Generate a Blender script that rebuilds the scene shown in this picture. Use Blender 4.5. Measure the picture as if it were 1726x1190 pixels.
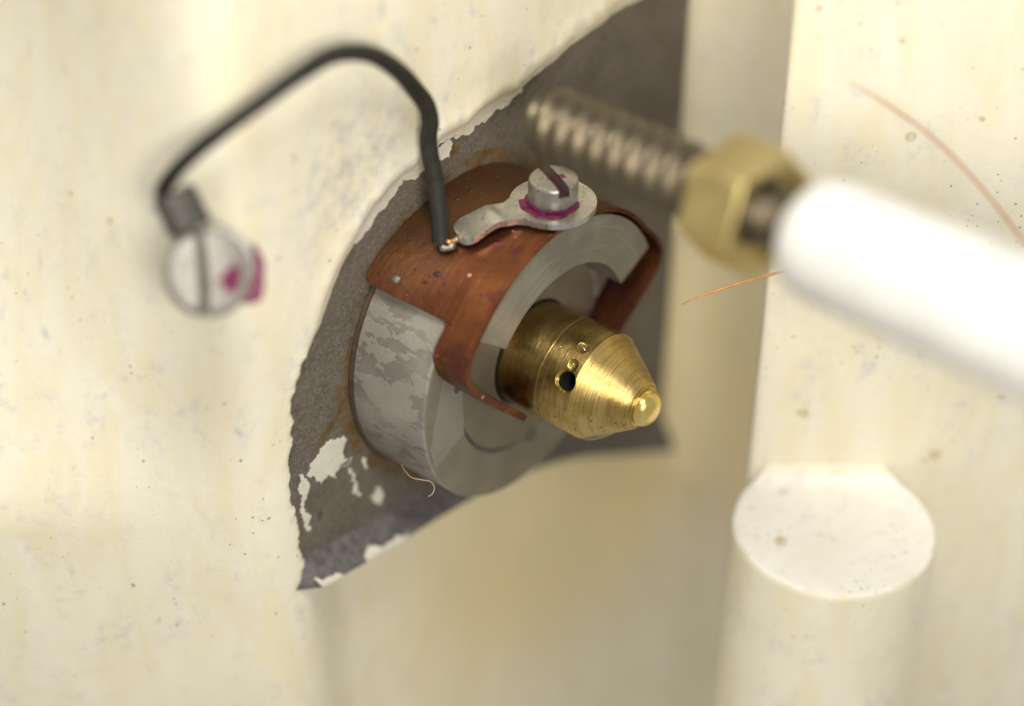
import bpy, bmesh, math, random
from mathutils import Vector, Matrix, noise
from mathutils.geometry import delaunay_2d_cdt
random.seed(7)
SC = bpy.context.scene
COL = SC.collection
for o in list(bpy.data.objects):
    bpy.data.objects.remove(o)

# ------------------------------------------------------------------ camera
PITCH = math.radians(37.47)
DIST = 32.0
SP, CP = math.sin(PITCH), math.cos(PITCH)
cam = bpy.data.cameras.new('camera')
cam_o = bpy.data.objects.new('camera', cam); COL.objects.link(cam_o)
cam_o.location = (0, -DIST*CP, DIST*SP)
cam_o.rotation_euler = (math.pi/2-PITCH, 0, 0)
cam.sensor_width = 180.0
cam.lens = DIST/17.26*180.0
cam.clip_start = 0.5; cam.clip_end = 300
cam.dof.use_dof = True
cam.dof.focus_distance = DIST-1.45
cam.dof.aperture_fstop = cam.lens/1000.0/(2*0.70)
SC.camera = cam_o

# ------------------------------------------------------------------ light
w = bpy.data.worlds.new('World'); SC.world = w; w.use_nodes = True
w.node_tree.nodes['Background'].inputs[0].default_value = (1.0, 0.97, 0.92, 1)
w.node_tree.nodes['Background'].inputs[1].default_value = 0.41
def area(name, loc, target, size, power, color):
    l = bpy.data.lights.new(name, 'AREA'); l.shape = 'DISK'; l.size = size
    l.energy = power; l.color = color
    o = bpy.data.objects.new(name, l); COL.objects.link(o); o.location = loc
    o.rotation_euler = (Vector(target)-Vector(loc)).to_track_quat('-Z', 'Y').to_euler()
    return o
area('key_lamp', (-0.5, -12.0, 26.0), (0.5, 0, 0), 9.0, 4700, (1.0, 0.97, 0.92))
area('fill_lamp', (5.0, -27.0, 16.0), (1, 2, -1), 7.0, 4600, (1.0, 0.95, 0.86))  # unseen fill, added near the camera to brighten the recess
SC.view_settings.view_transform = 'Standard'
SC.view_settings.look = 'None'
SC.view_settings.exposure = 0.10
SC.view_settings.gamma = 1.0

# ------------------------------------------------------------------ coordinates
def W(v):                       # camera-aligned measurements -> world (Z up)
    x, y, z = v
    return Vector((x, SP*y - CP*z, CP*y + SP*z))
def at(px, py, z):              # a measured point at a given nearness
    k = DIST/(DIST-z)
    return W(((px-863)/100.0/k, (595-py)/100.0/k, z))
AX = W((0.77666, -0.38323, 0.49993)); AX.z = 0; AX.normalize()   # axis of drum and nozzle
UP = Vector((0, 0, 1))
HX = UP.cross(AX)               # level, in the pad face
C0 = W((0.313, 0.029, 0.0))
def frame(o, x, y, z):
    m = Matrix((x, y, z)).transposed().to_4x4(); m.translation = o; return m
FR = frame(C0, HX, UP, AX)      # local (H, V, s)
FI = FR.inverted()
Q = math.sqrt(0.5)
def E(e1, e2):                  # diagonal axes of the clip -> (H, V)
    return (Q*(e1+e2), Q*(e2-e1))
def EA(th, r):
    t = math.radians(th); return E(r*math.cos(t), r*math.sin(t))
CAMP = Vector(cam_o.location)
def ray_plane(px, py, s):       # onto plane s of the drum frame, local coords
    p = at(px, py, 0); d = p-CAMP
    a = FI @ CAMP; b = FI @ p
    t = (s-a.z)/(b.z-a.z); return a+(b-a)*t
def ray_level(px, py, zw):
    p = at(px, py, 0); t = (zw-CAMP.z)/(p.z-CAMP.z); return CAMP+(p-CAMP)*t
def ray_cyl(px, py, R):
    a = FI @ CAMP; d = (FI @ at(px, py, 0))-a
    A = d.x*d.x+d.y*d.y; B = 2*(a.x*d.x+a.y*d.y); C = a.x*a.x+a.y*a.y-R*R
    D = B*B-4*A*C
    t = (-B-math.sqrt(max(D, 0)))/(2*A); return a+d*t

# ------------------------------------------------------------------ mesh helpers
def mesh(name, verts, faces, mat, parent=None, mw=None, smooth=True, angle=35):
    me = bpy.data.meshes.new(name)
    me.from_pydata([tuple(v) for v in verts], [], faces)
    bm = bmesh.new(); bm.from_mesh(me)
    bmesh.ops.recalc_face_normals(bm, faces=bm.faces)
    bm.to_mesh(me); bm.free()
    return finish(name, me, mat, parent, mw, smooth, angle)
def finish(name, me, mat, parent=None, mw=None, smooth=True, angle=35):
    me.materials.clear(); me.materials.append(mat)
    if smooth:
        me.polygons.foreach_set('use_smooth', [True]*len(me.polygons))
        me.set_sharp_from_angle(angle=math.radians(angle))
    o = bpy.data.objects.new(name, me); COL.objects.link(o)
    if parent: o.parent = parent
    if mw is not None: o.matrix_world = mw
    return o
def thing(name, label, cat, m=None, group=None):
    o = bpy.data.objects.new(name, None); COL.objects.link(o)
    o.empty_display_size = 0.2
    if m is not None: o.matrix_world = m
    return tag(o, label, cat, group)
def tag(o, label, cat, group=None):
    o['label'] = label; o['category'] = cat
    if group: o['group'] = group
    return o
def bevel(o, wdt, seg=2, ang=40):
    b = o.modifiers.new('bevel', 'BEVEL'); b.width = wdt; b.segments = seg
    b.limit_method = 'ANGLE'; b.angle_limit = math.radians(ang)
    return o
def cut(o, *cutters):           # real openings: boolean, then drop the cutter
    me0 = o.data
    for c in cutters:
        m = o.modifiers.new('cut', 'BOOLEAN'); m.object = c; m.operation = 'DIFFERENCE'; m.solver = 'EXACT'
    bpy.context.view_layer.update()
    dg = bpy.context.evaluated_depsgraph_get()
    me = bpy.data.meshes.new_from_object(o.evaluated_get(dg))
    o.modifiers.clear(); mats = [m for m in me0.materials]; o.data = me
    me.materials.clear(); me.materials.append(mats[0])
    me.polygons.foreach_set('material_index', [0]*len(me.polygons))
    me.set_sharp_from_angle(angle=math.radians(18))
    for c in cutters: bpy.data.objects.remove(c)
    return o
def lathe_data(prof, n=96, closed=True):
    """prof: (s, r) list; about local Z"""
    v, f = [], []; idx = []
    for s, r in prof:
        if r < 1e-6:
            idx.append([len(v)]*n); v.append((0, 0, s))
        else:
            idx.append(list(range(len(v), len(v)+n)))
            for k in range(n):
                t = 2*math.pi*k/n; v.append((r*math.cos(t), r*math.sin(t), s))
    m = len(prof)
    for i in range(m if closed else m-1):
        a, b = idx[i], idx[(i+1) % m]
        for k in range(n):
            q = [a[k], a[(k+1) % n], b[(k+1) % n], b[k]]
            u = []
            for x in q:
                if x not in u: u.append(x)
            if len(u) > 2: f.append(u)
    return v, f
def tube_data(pts, r, n=14, cap=True):
    pts = [Vector(p) for p in pts]; v, f = [], []
    rr = r if isinstance(r, (list, tuple)) else [r]*len(pts)
    t0 = (pts[1]-pts[0]).normalized()
    ref = Vector((0.3, 0.5, 0.8)); u = (ref-t0*ref.dot(t0)).normalized()
    for i, p in enumerate(pts):
        t = (pts[min(i+1, len(pts)-1)]-pts[max(i-1, 0)]).normalized()
        u = (u-t*u.dot(t)).normalized(); q = t.cross(u)
        for k in range(n):
            a = 2*math.pi*k/n; v.append(p+rr[i]*(math.cos(a)*u+math.sin(a)*q))
    for i in range(len(pts)-1):
        for k in range(n):
            a, b = i*n+k, i*n+(k+1) % n; f.append((a, b, b+n, a+n))
    if cap:
        f.append(list(range(n))[::-1]); f.append([(len(pts)-1)*n+k for k in range(n)])
    return v, f
def spline(pts, m=8):
    P = [Vector(p) for p in pts]; P = [2*P[0]-P[1]]+P+[2*P[-1]-P[-2]]; out = []
    for i in range(1, len(P)-2):
        a, b, c, d = P[i-1:i+3]
        for k in range(m):
            t = k/m
            out.append(0.5*((2*b)+(c-a)*t+(2*a-5*b+4*c-d)*t*t+(3*b-a-3*c+d)*t**3))
    out.append(P[-2]); return out
def prism_data(poly, z0, z1):
    n = len(poly)
    v = [(x, y, z0) for x, y in poly]+[(x, y, z1) for x, y in poly]
    f = [list(range(n))[::-1], [n+i for i in range(n)]]
    for i in range(n):
        j = (i+1) % n; f.append((i, j, n+j, n+i))
    return v, f
def box_data(x0, x1, y0, y1, z0, z1):
    return prism_data([(x0, y0), (x1, y0), (x1, y1), (x0, y1)], z0, z1)
def sm(x, a, b):
    t = min(max((x-a)/(b-a), 0), 1); return t*t*(3-2*t)
def ragged(pts, amp, depth=4, seed=0):
    rnd = random.Random(seed); P = [Vector((p[0], p[1])) for p in pts]
    for d in range(depth):
        N = []
        for a, b in zip(P, P[1:]):
            e = b-a; n = Vector((-e.y, e.x))
            N += [a, (a+b)/2+n*rnd.uniform(-amp, amp)]
        N.append(P[-1]); P = N
    return P
def in_poly(x, y, poly):
    c = False; n = len(poly); j = n-1
    for i in range(n):
        xi, yi = poly[i]; xj, yj = poly[j]
        if (yi > y) != (yj > y) and x < (xj-xi)*(y-yi)/(yj-yi)+xi: c = not c
        j = i
    return c

# ------------------------------------------------------------------ material helpers
class NT:
    def __init__(s, name):
        m = bpy.data.materials.new(name); m.use_nodes = True; s.m = m
        s.t = m.node_tree; s.b = s.t.nodes['Principled BSDF']
        s.tc = s.t.nodes.new('ShaderNodeTexCoord').outputs['Object']
    def node(s, typ, **kw):
        n = s.t.nodes.new(typ)
        for k, v in kw.items(): setattr(n, k, v)
        return n
    def put(s, inp, v):
        if hasattr(v, 'is_linked') or hasattr(v, 'links'): s.t.links.new(v, inp)
        else:
            if isinstance(v, tuple) and len(v) == 3 and inp.type == 'RGBA': v = (*v, 1)
            inp.default_value = v
    def map(s, scale=(1, 1, 1), rot=(0, 0, 0), loc=(0, 0, 0), src=None):
        n = s.node('ShaderNodeMapping'); s.put(n.inputs[0], src or s.tc)
        n.inputs['Scale'].default_value = scale; n.inputs['Rotation'].default_value = rot; n.inputs['Location'].default_value = loc
        return n.outputs[0]
    def noise(s, scale, detail=4, rough=0.55, dist=0, vec=None):
        n = s.node('ShaderNodeTexNoise'); s.put(n.inputs['Vector'], vec or s.tc)
        n.inputs['Scale'].default_value = scale; n.inputs['Detail'].default_value = detail
        n.inputs['Roughness'].default_value = rough; n.inputs['Distortion'].default_value = dist
        return n.outputs['Fac']
    def voro(s, scale, vec=None, rnd=1.0, out='Distance'):
        n = s.node('ShaderNodeTexVoronoi'); s.put(n.inputs['Vector'], vec or s.tc)
        n.inputs['Scale'].default_value = scale; n.inputs['Randomness'].default_value = rnd
        return n.outputs[out]
    def ramp(s, fac, a, b, va=0.0, vb=1.0):
        n = s.node('ShaderNodeMapRange'); n.interpolation_type = 'SMOOTHSTEP'
        s.put(n.inputs[0], fac); n.inputs[1].default_value = a; n.inputs[2].default_value = b
        n.inputs[3].default_value = va; n.inputs[4].default_value = vb
        return n.outputs[0]
    def math(s, op, a, b=0.0, c=0.0):
        n = s.node('ShaderNodeMath', operation=op)
        s.put(n.inputs[0], a); s.put(n.inputs[1], b); s.put(n.inputs[2], c); return n.outputs[0]
    def mix(s, fac, a, b):
        n = s.node('ShaderNodeMix', data_type='RGBA')
        s.put(n.inputs['Factor'], fac); s.put(n.inputs[6], a); s.put(n.inputs[7], b); return n.outputs[2]
    def dist(s, p, scale=(1, 1, 1), src=None):      # distance to a point, per-axis scaled
        v = s.node('ShaderNodeVectorMath', operation='SUBTRACT'); s.put(v.inputs[0], src or s.tc); v.inputs[1].default_value = p
        k = s.node('ShaderNodeVectorMath', operation='MULTIPLY'); s.put(k.inputs[0], v.outputs[0]); k.inputs[1].default_value = scale
        l = s.node('ShaderNodeVectorMath', operation='LENGTH'); s.put(l.inputs[0], k.outputs[0]); return l.outputs['Value']
    def warp(s, scale, amt, detail=4):              # coordinates shaken by noise
        n = s.node('ShaderNodeTexNoise'); s.put(n.inputs['Vector'], s.tc)
        n.inputs['Scale'].default_value = scale; n.inputs['Detail'].default_value = detail
        a = s.node('ShaderNodeVectorMath', operation='SUBTRACT'); s.put(a.inputs[0], n.outputs['Color']); a.inputs[1].default_value = (.5, .5, .5)
        k = s.node('ShaderNodeVectorMath', operation='SCALE'); s.put(k.inputs[0], a.outputs[0]); k.inputs['Scale'].default_value = amt
        d = s.node('ShaderNodeVectorMath', operation='ADD'); s.put(d.inputs[0], s.tc); s.put(d.inputs[1], k.outputs[0]); return d.outputs[0]
    def sep(s, src=None):
        n = s.node('ShaderNodeSeparateXYZ'); s.put(n.inputs[0], src or s.tc); return n.outputs
    def bump(s, h, strength=0.3, dist=0.02, prev=None):
        n = s.node('ShaderNodeBump'); s.put(n.inputs['Height'], h)
        n.inputs['Strength'].default_value = strength; n.inputs['Distance'].default_value = dist
        if prev is not None: s.put(n.inputs['Normal'], prev)
        return n.outputs[0]
    def out(s, color, rough=0.5, metal=0.0, normal=None, **kw):
        s.put(s.b.inputs['Base Color'], color); s.put(s.b.inputs['Roughness'], rough); s.put(s.b.inputs['Metallic'], metal)
        if normal is not None: s.put(s.b.inputs['Normal'], normal)
        for k, v in kw.items(): s.put(s.b.inputs[k.replace('_', ' ')], v)
        return s.m

def m_cream(name='cream paint', ca=(0.85, 0.80, 0.64), cb=(0.82, 0.745, 0.53), big_spots=0.0):
    t = NT(name)
    streak = t.noise(1.0, 5, 0.6, 0.6, t.map((1.6, 0.42, 1.6)))
    smudge = t.noise(2.6, 6, 0.65, 0.3, t.map((1, 0.6, 1), loc=(3, 1, 2)))
    fine = t.noise(4.5, 6, 0.7)
    col = t.mix(t.ramp(streak, 0.35, 0.7), ca, cb)
    blue = t.math('MULTIPLY', t.ramp(smudge, 0.46, 0.70), t.ramp(fine, 0.40, 0.68))
    col = t.mix(t.math('MULTIPLY', blue, t.ramp(t.noise(0.55, 2), 0.38, 0.60, 0.3, 1.0)), col, (0.57, 0.58, 0.57))
    sm_ = t.ramp(t.dist((-2.6, 4.3, -1.5), (0.5, 0.55, 0.2), t.warp(0.9, 1.4, 3)), 0.2, 1.1, 1, 0)
    col = t.mix(t.math('MULTIPLY', t.math('MULTIPLY', sm_, t.ramp(t.noise(3.2, 7, .72), .42, .66)), 0.75), col, (0.50, 0.50, 0.48))
    # yellower tone low in the recess, with runs
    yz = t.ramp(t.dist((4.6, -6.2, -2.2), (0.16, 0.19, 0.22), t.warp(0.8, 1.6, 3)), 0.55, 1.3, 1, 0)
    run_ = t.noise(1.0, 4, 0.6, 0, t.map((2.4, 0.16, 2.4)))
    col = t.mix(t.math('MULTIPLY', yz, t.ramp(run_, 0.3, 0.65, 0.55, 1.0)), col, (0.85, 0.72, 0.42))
    # small brown and ochre specks
    wv_ = t.warp(14, 0.05, 2)
    d = t.voro(2.2, wv_); rnd = t.voro(2.2, wv_, out='Color')
    rx = t.sep(rnd)
    spot = t.math('LESS_THAN', d, t.math('MULTIPLY', t.math('POWER', rx[0], 5.0), 0.10))
    col = t.mix(t.math('MULTIPLY', spot, 0.7), col, (0.30, 0.19, 0.045))
    d2 = t.voro(9.0, wv_); r2 = t.sep(t.voro(9.0, wv_, out='Color'))
    zone = t.ramp(t.noise(0.7, 2), 0.45, 0.58)
    sp2 = t.math('MULTIPLY', t.math('LESS_THAN', d2, t.math('MULTIPLY', t.math('POWER', r2[1], 4.0), 0.24)), zone)
    col = t.mix(t.math('MULTIPLY', sp2, 0.75), col, (0.22, 0.17, 0.07))
    if big_spots:
        v3 = t.warp(3.0, 0.12, 3); d3 = t.voro(1.25, v3); r3 = t.sep(t.voro(1.25, v3, out='Color'))
        s3 = t.math('MULTIPLY', t.ramp(t.math('SUBTRACT', d3, t.math('MULTIPLY', t.math('POWER', r3[0], 2.0), 0.20)), -0.03, 0.0, 1, 0), big_spots)
        col = t.mix(t.math('MULTIPLY', s3, t.ramp(t.noise(9, 3), .3, .6, .4, 1)), col, (0.52, 0.42, 0.22))
    h = t.math('ADD', t.math('MULTIPLY', t.noise(1.6, 3, 0.5), 0.6), t.math('MULTIPLY', t.noise(13, 5, 0.65), 0.3))
    n = t.bump(h, 0.4, 0.045)
    return t.out(col, t.ramp(smudge, 0.3, 0.7, 0.34, 0.5), 0, n)

def m_pad():
    t = NT('bare cast iron')
    brush = t.noise(14, 6, 0.7, 0.8, t.map((1, 1, 1)))
    big = t.noise(1.1, 4, 0.6)
    col = t.mix(t.ramp(big, 0.35, 0.65), (0.140, 0.117, 0.088), (0.190, 0.162, 0.128))
    col = t.mix(t.math('MULTIPLY', t.ramp(brush, 0.42, 0.66), 0.75), col, (0.28, 0.243, 0.198))
    col = t.mix(t.math('MULTIPLY', t.ramp(t.noise(34, 4, 0.7), 0.5, 0.64), 0.6), col, (0.07, 0.06, 0.05))
    pits = t.ramp(t.voro(26, t.warp(9, 0.1)), 0.10, 0.2, 1, 0)
    col = t.mix(t.math('MULTIPLY', pits, 0.5), col, (0.05, 0.043, 0.036))
    # rust: a broken ring round the drum seat, runs and blots
    xyz = t.sep(t.warp(2.3, 0.16))
    flat = t.node('ShaderNodeCombineXYZ'); t.put(flat.inputs[0], xyz[0]); t.put(flat.inputs[1], xyz[1])
    r = t.dist((0, 0, 0), (1, 1, 0), flat.outputs[0])
    ring = t.math('MULTIPLY', t.ramp(r, 2.74, 2.80, 0, 1), t.ramp(r, 2.93, 3.12, 1, 0))
    ring = t.math('MULTIPLY', ring, t.ramp(t.noise(1.9, 4, 0.6), 0.40, 0.60))
    rust = ring
    for px, py, sx, sy, rot in RUST:
        p = ray_plane(px, py, -1.61)
        mp = t.map((1, 1, 0), loc=(0, 0, 0), src=flat.outputs[0])
        sub = t.node('ShaderNodeVectorMath', operation='SUBTRACT'); t.put(sub.inputs[0], mp); sub.inputs[1].default_value = (p.x, p.y, 0)
        rt = t.node('ShaderNodeVectorRotate', rotation_type='Z_AXIS'); t.put(rt.inputs['Vector'], sub.outputs[0]); rt.inputs['Angle'].default_value = rot
        q = t.dist((0, 0, 0), (1/sx, 1/sy, 0), rt.outputs[0])
        rust = t.math('MAXIMUM', rust, t.ramp(q, 0.45, 1.0, 1, 0))
    rust = t.math('MULTIPLY', rust, t.ramp(t.noise(5, 5, 0.65), 0.3, 0.55, 0.5, 0.95))
    col = t.mix(rust, col, t.mix(t.ramp(t.noise(7, 3), .4, .6), (0.20, 0.105, 0.022), (0.125, 0.07, 0.022)))
    n = t.bump(t.math('ADD', brush, t.math('MULTIPLY', t.noise(40, 3), 0.8)), 0.9, 0.04)
    return t.out(col, 0.62, 0.15, n, Specular_IOR_Level=0.3)
RUST = [(590, 640, .20, .9, 0.1), (560, 715, .13, .7, 0.95), (600, 720, .3, .3, 0), (640, 755, .35, .16, 0.4), (700, 800, .45, .14, 0.4),
        (910, 270, .22, .22, 0), (757, 250, .35, .16, 0.5), (722, 290, .2, .25, 0), (555, 780, .06, .08, 0), (540, 868, .08, .12, 0), (650, 880, .08, .07, 0),
        (825, 255, .5, .1, .3)]

def m_drum():
    t = NT('worn grey drum enamel')
    xyz = t.sep()
    ang = t.math('ARCTAN2', xyz[1], xyz[0])
    cb = t.node('ShaderNodeCombineXYZ')
    t.put(cb.inputs[0], t.math('MULTIPLY', ang, 2.7)); t.put(cb.inputs[1], xyz[2]); t.put(cb.inputs[2], t.math('MULTIPLY', xyz[2], 0.0))
    vec = t.map((2.7, 1.3, 1), rot=(0, 0, 0.25), src=cb.outputs[0])
    n1 = t.noise(1.0, 8, 0.62, 0.3, vec)
    patch = t.math('MULTIPLY', t.ramp(n1, 0.51, 0.535), t.ramp(t.noise(1.7, 4, .6), .3, .6, .45, 1.0))
    edge_ = t.math('MULTIPLY', t.ramp(n1, 0.50, 0.517), t.ramp(n1, 0.53, 0.517))
    n2 = t.noise(1.0, 3, 0.5, 0, t.map((1, 1, 1), src=cb.outputs[0]))
    light = t.mix(t.ramp(n2, 0.3, 0.7), (0.29, 0.265, 0.228), (0.355, 0.328, 0.285))
    dark = t.mix(t.ramp(n2, 0.3, 0.7), (0.19, 0.172, 0.145), (0.255, 0.234, 0.20))
    col = t.mix(patch, light, dark)
    col = t.mix(t.math('MULTIPLY', edge_, 0.25), col, (0.45, 0.42, 0.36))
    col = t.mix(t.math('MULTIPLY', t.ramp(t.noise(26, 4, 0.7), 0.5, 0.7), 0.35), col, (0.16, 0.145, 0.12))
    sp = t.ramp(t.voro(5.5, t.warp(12, .06)), 0.035, 0.05, 1, 0)
    col = t.mix(t.math('MULTIPLY', sp, 0.6), col, (0.47, 0.43, 0.37))
    n = t.bump(t.math('ADD', t.math('MULTIPLY', patch, -0.6), t.noise(30, 3)), 0.35, 0.018)
    return t.out(col, 0.42, 0.25, n, Specular_IOR_Level=0.4)

def m_face(name, c1, c2, rings=0.0, rough=0.4):
    t = NT(name)
    xyz = t.sep()
    r = t.dist((0, 0, 0), (1, 1, 0))
    cb = t.node('ShaderNodeCombineXYZ'); t.put(cb.inputs[0], t.math('MULTIPLY', r, 16.0)); t.put(cb.inputs[1], t.math('MULTIPLY', t.math('ARCTAN2', xyz[1], xyz[0]), 0.8))
    lines = t.noise(1.6, 5, 0.8, 0, cb.outputs[0])
    big = t.noise(1.2, 5, 0.6)
    col = t.mix(t.ramp(big, 0.35, 0.65), c1, c2)
    col = t.mix(t.math('MULTIPLY', t.ramp(lines, 0.52, 0.66), min(0.9, rings*0.5)), col, tuple(min(1, x*1.5) for x in c2))
    blot = t.ramp(t.noise(4, 6, 0.7), 0.62, 0.7)
    col = t.mix(t.math('MULTIPLY', blot, 0.25), col, tuple(x*0.55 for x in c1))
    h = t.math('ADD', t.math('MULTIPLY', lines, rings), t.math('MULTIPLY', t.noise(24, 3), 0.4))
    return t.out(col, t.ramp(big, .3, .7, rough-.06, rough+.08), 0.35, t.bump(h, 0.35+0.35*rings, 0.02), Specular_IOR_Level=0.4)

def m_copper():
    t = NT('tarnished copper strip')
    xyz = t.sep()
    ang = t.math('ARCTAN2', xyz[1], xyz[0])
    cb = t.node('ShaderNodeCombineXYZ'); t.put(cb.inputs[0], t.math('MULTIPLY', ang, 2.8)); t.put(cb.inputs[1], xyz[2]); t.put(cb.inputs[2], t.dist((0, 0, 0), (1, 1, 0)))
    rub = t.noise(1.0, 6, 0.7, 0.3, t.map((0.9, 12.0, 1), rot=(0, 0, 0.12), src=cb.outputs[0]))
    big = t.noise(0.8, 4, 0.6, 0.4, cb.outputs[0])
    col = t.mix(t.ramp(big, 0.36, 0.64), (0.125, 0.042, 0.018), (0.22, 0.076, 0.029))
    col = t.mix(t.math('MULTIPLY', t.ramp(rub, 0.42, 0.68), 0.26), col, (0.37, 0.15, 0.052))
    purple = t.math('MULTIPLY', t.ramp(t.noise(1.3, 5, 0.65, 0.5, t.map((1, 1, 1), loc=(4, 2, 1), src=cb.outputs[0])), 0.48, 0.62), 0.85)
    col = t.mix(purple, col, (0.13, 0.038, 0.034))
    brown = t.ramp(xyz[1], 1.7, 2.8, 0, 0.85)
    brown = t.math('MULTIPLY', brown, t.ramp(xyz[2], -0.1, -0.9, 0.0, 1.0))
    col = t.mix(brown, col, (0.16, 0.085, 0.035))  # browner top back: stain, plus the rod's shadow put into the colour
    v = t.warp(10, 0.08); d = t.voro(4.2, v); rr = t.sep(t.voro(4.2, v, out='Color'))
    spot = t.math('LESS_THAN', d, t.math('MULTIPLY', t.math('POWER', rr[0], 2.2), 0.24))
    col = t.mix(t.math('MULTIPLY', spot, 0.6), col, (0.11, 0.07, 0.045))
    d2 = t.voro(8, v); r2 = t.sep(t.voro(8, v, out='Color'))
    chip = t.math('LESS_THAN', d2, t.math('MULTIPLY', t.math('POWER', r2[1], 14.0), 0.26))
    col = t.mix(chip, col, (0.75, 0.45, 0.32))
    rough = t.ramp(big, 0.3, 0.7, 0.42, 0.28)
    n = t.bump(t.math('ADD', t.math('MULTIPLY', rub, 0.5), t.math('ADD', t.noise(6, 3), t.math('MULTIPLY', spot, -0.6))), 0.35, 0.03)
    return t.out(col, rough, 0.85, n)

def m_brass(name='turned brass', c1=(0.46, 0.315, 0.095), c2=(0.64, 0.465, 0.175), rough=0.25, lines=1.0, spots=1.0):
    t = NT(name)
    xyz = t.sep()
    r = t.dist((0, 0, 0), (1, 1, 0))
    cb = t.node('ShaderNodeCombineXYZ'); t.put(cb.inputs[0], t.math('MULTIPLY', t.math('SUBTRACT', xyz[2], t.math('MULTIPLY', r, 0.5)), 14.0))
    t.put(cb.inputs[1], t.math('MULTIPLY', t.math('ARCTAN2', xyz[1], xyz[0]), 0.22))
    ln = t.noise(2.2, 6, 0.75, 0, cb.outputs[0])
    big = t.noise(1.8, 5, 0.6)
    col = t.mix(t.ramp(big, 0.35, 0.65), c1, c2)
    col = t.mix(t.math('MULTIPLY', t.ramp(ln, 0.47, 0.62), 0.55*lines), col, tuple(x*0.45 for x in c1))
    v = t.warp(12, 0.06); d = t.voro(10, v); rr = t.sep(t.voro(10, v, out='Color'))
    zone = t.math('MULTIPLY', t.ramp(xyz[1], 0.35, -0.3), t.ramp(t.noise(2.6, 2), 0.36, 0.5))
    sp = t.math('MULTIPLY', t.math('LESS_THAN', d, t.math('MULTIPLY', t.math('POWER', rr[0], 2.0), 0.30)), zone)
    col = t.mix(t.math('MULTIPLY', sp, 0.85*spots), col, (0.035, 0.03, 0.012))
    grime = t.math('MULTIPLY', t.ramp(xyz[2], 1.0, 0.1), t.ramp(t.noise(2.2, 4, 0.6), 0.25, 0.55))
    col = t.mix(t.math('MULTIPLY', grime, 0.25*spots), col, (0.20, 0.105, 0.03))
    n = t.bump(t.math('ADD', t.math('MULTIPLY', ln, lines), t.math('MULTIPLY', t.noise(9, 3), 0.03)), 0.55, 0.014)
    return t.out(col, t.ramp(big, .3, .7, rough, rough+.12), 1.0, n)

def m_metal(name, c, rough=0.35, metal=0.85, spot=0.5, bump=0.25):
    t = NT(name)
    big = t.noise(3.0, 5, 0.6)
    col = t.mix(t.ramp(big, 0.3, 0.7), tuple(x*0.78 for x in c), c)
    v = t.warp(16, 0.05); d = t.voro(13, v); rr = t.sep(t.voro(13, v, out='Color'))
    sp = t.math('LESS_THAN', d, t.math('MULTIPLY', t.math('POWER', rr[0], 2.0), 0.30))
    col = t.mix(t.math('MULTIPLY', t.ramp(t.noise(7, 5, .7), .55, .68), spot*.6), col, tuple(x*0.3 for x in c))
    col = t.mix(t.math('MULTIPLY', sp, spot), col, (0.05, 0.042, 0.032))
    return t.out(col, t.ramp(big, .3, .7, rough+.1, rough-.04), metal, t.bump(t.noise(14, 4, 0.6), bump, 0.03))
def m_plain(name, c, rough=0.5, metal=0.0, var=0.25, bump=0.2, sc=6, **kw):
    t = NT(name)
    col = t.mix(t.ramp(t.noise(sc, 5, 0.6), 0.3, 0.7), tuple(x*(1-var) for x in c), c)
    return t.out(col, rough, metal, t.bump(t.noise(sc*3, 4), bump, 0.02), **kw)
def m_clear():
    t = NT('clear lacquer drop')
    return t.out((0.96, 0.95, 0.86), 0.04, 0, None, Transmission_Weight=1.0, IOR=1.45)

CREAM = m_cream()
SPOTTED = m_cream('spotted cream paint', big_spots=0.8)
LEDGE_LIT = m_cream('cream boss paint lit from above', (0.92, 0.90, 0.84), (0.90, 0.865, 0.78), 0.8)
PAD = m_pad()
DRUM = m_drum()
LIPM = m_plain('bluish grey cast lip', (0.165, 0.153, 0.150), 0.6, 0.1, 0.5, 0.8, 6)
FACE = m_face('grey drum face', (0.195, 0.172, 0.132), (0.24, 0.213, 0.166), 0.35)
INSERT = m_face('grey insert face', (0.18, 0.158, 0.118), (0.215, 0.19, 0.145), 0.1, 0.36)
COLLAR = m_face('turned grey collar', (0.235, 0.215, 0.172), (0.285, 0.262, 0.212), 1.6, 0.36)
COPPER = m_copper()
BRASS = m_brass()
TIPM = m_brass('bright brass tip', (0.80, 0.56, 0.16), (0.93, 0.72, 0.28), 0.22, 0.15, 0.0)
NUTM = m_brass('plain brass nut', (0.62, 0.49, 0.20), (0.74, 0.60, 0.28), 0.36, 0.1, 0.0)
TIN = m_metal('tinned lug metal', (0.62, 0.595, 0.55), 0.27, 0.9, 0.6)
STEEL = m_metal('dull steel screw', (0.44, 0.415, 0.37), 0.36, 0.85, 0.85)
ROD = m_metal('oily brown steel thread', (0.16, 0.13, 0.085), 0.36, 0.85, 0.2)
PINK = m_plain('magenta sealing lacquer', (0.24, 0.020, 0.095), 0.22, 0, 0.75, 0.9, 7)
SOLDER = m_metal('dull solder', (0.30, 0.275, 0.235), 0.45, 0.8, 0.8, 0.6)
WIRE = m_plain('dark grey wire sleeve', (0.030, 0.028, 0.023), 0.55, 0, 0.3, 0.15, Specular_IOR_Level=0.2)
CRIMP = m_plain('dark crimp sleeve', (0.05, 0.046, 0.032), 0.5, 0, 0.3, 0.15)
WHITE = m_plain('white glazed ceramic', (0.70, 0.69, 0.65), 0.35, 0, 0.12, 0.05, 2)
DARK = m_plain('black joint compound', (0.020, 0.018, 0.014), 0.7, 0, 0.3, 0.3, 6, Specular_IOR_Level=0.15)
GREEN = m_plain('green black marking ink', (0.105, 0.108, 0.085), 0.5, 0, 0.4, 0.2)
GRIME = m_plain('dark copper grime', (0.06, 0.034, 0.024), 0.3, 0.3, 0.3, 0.3)
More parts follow.
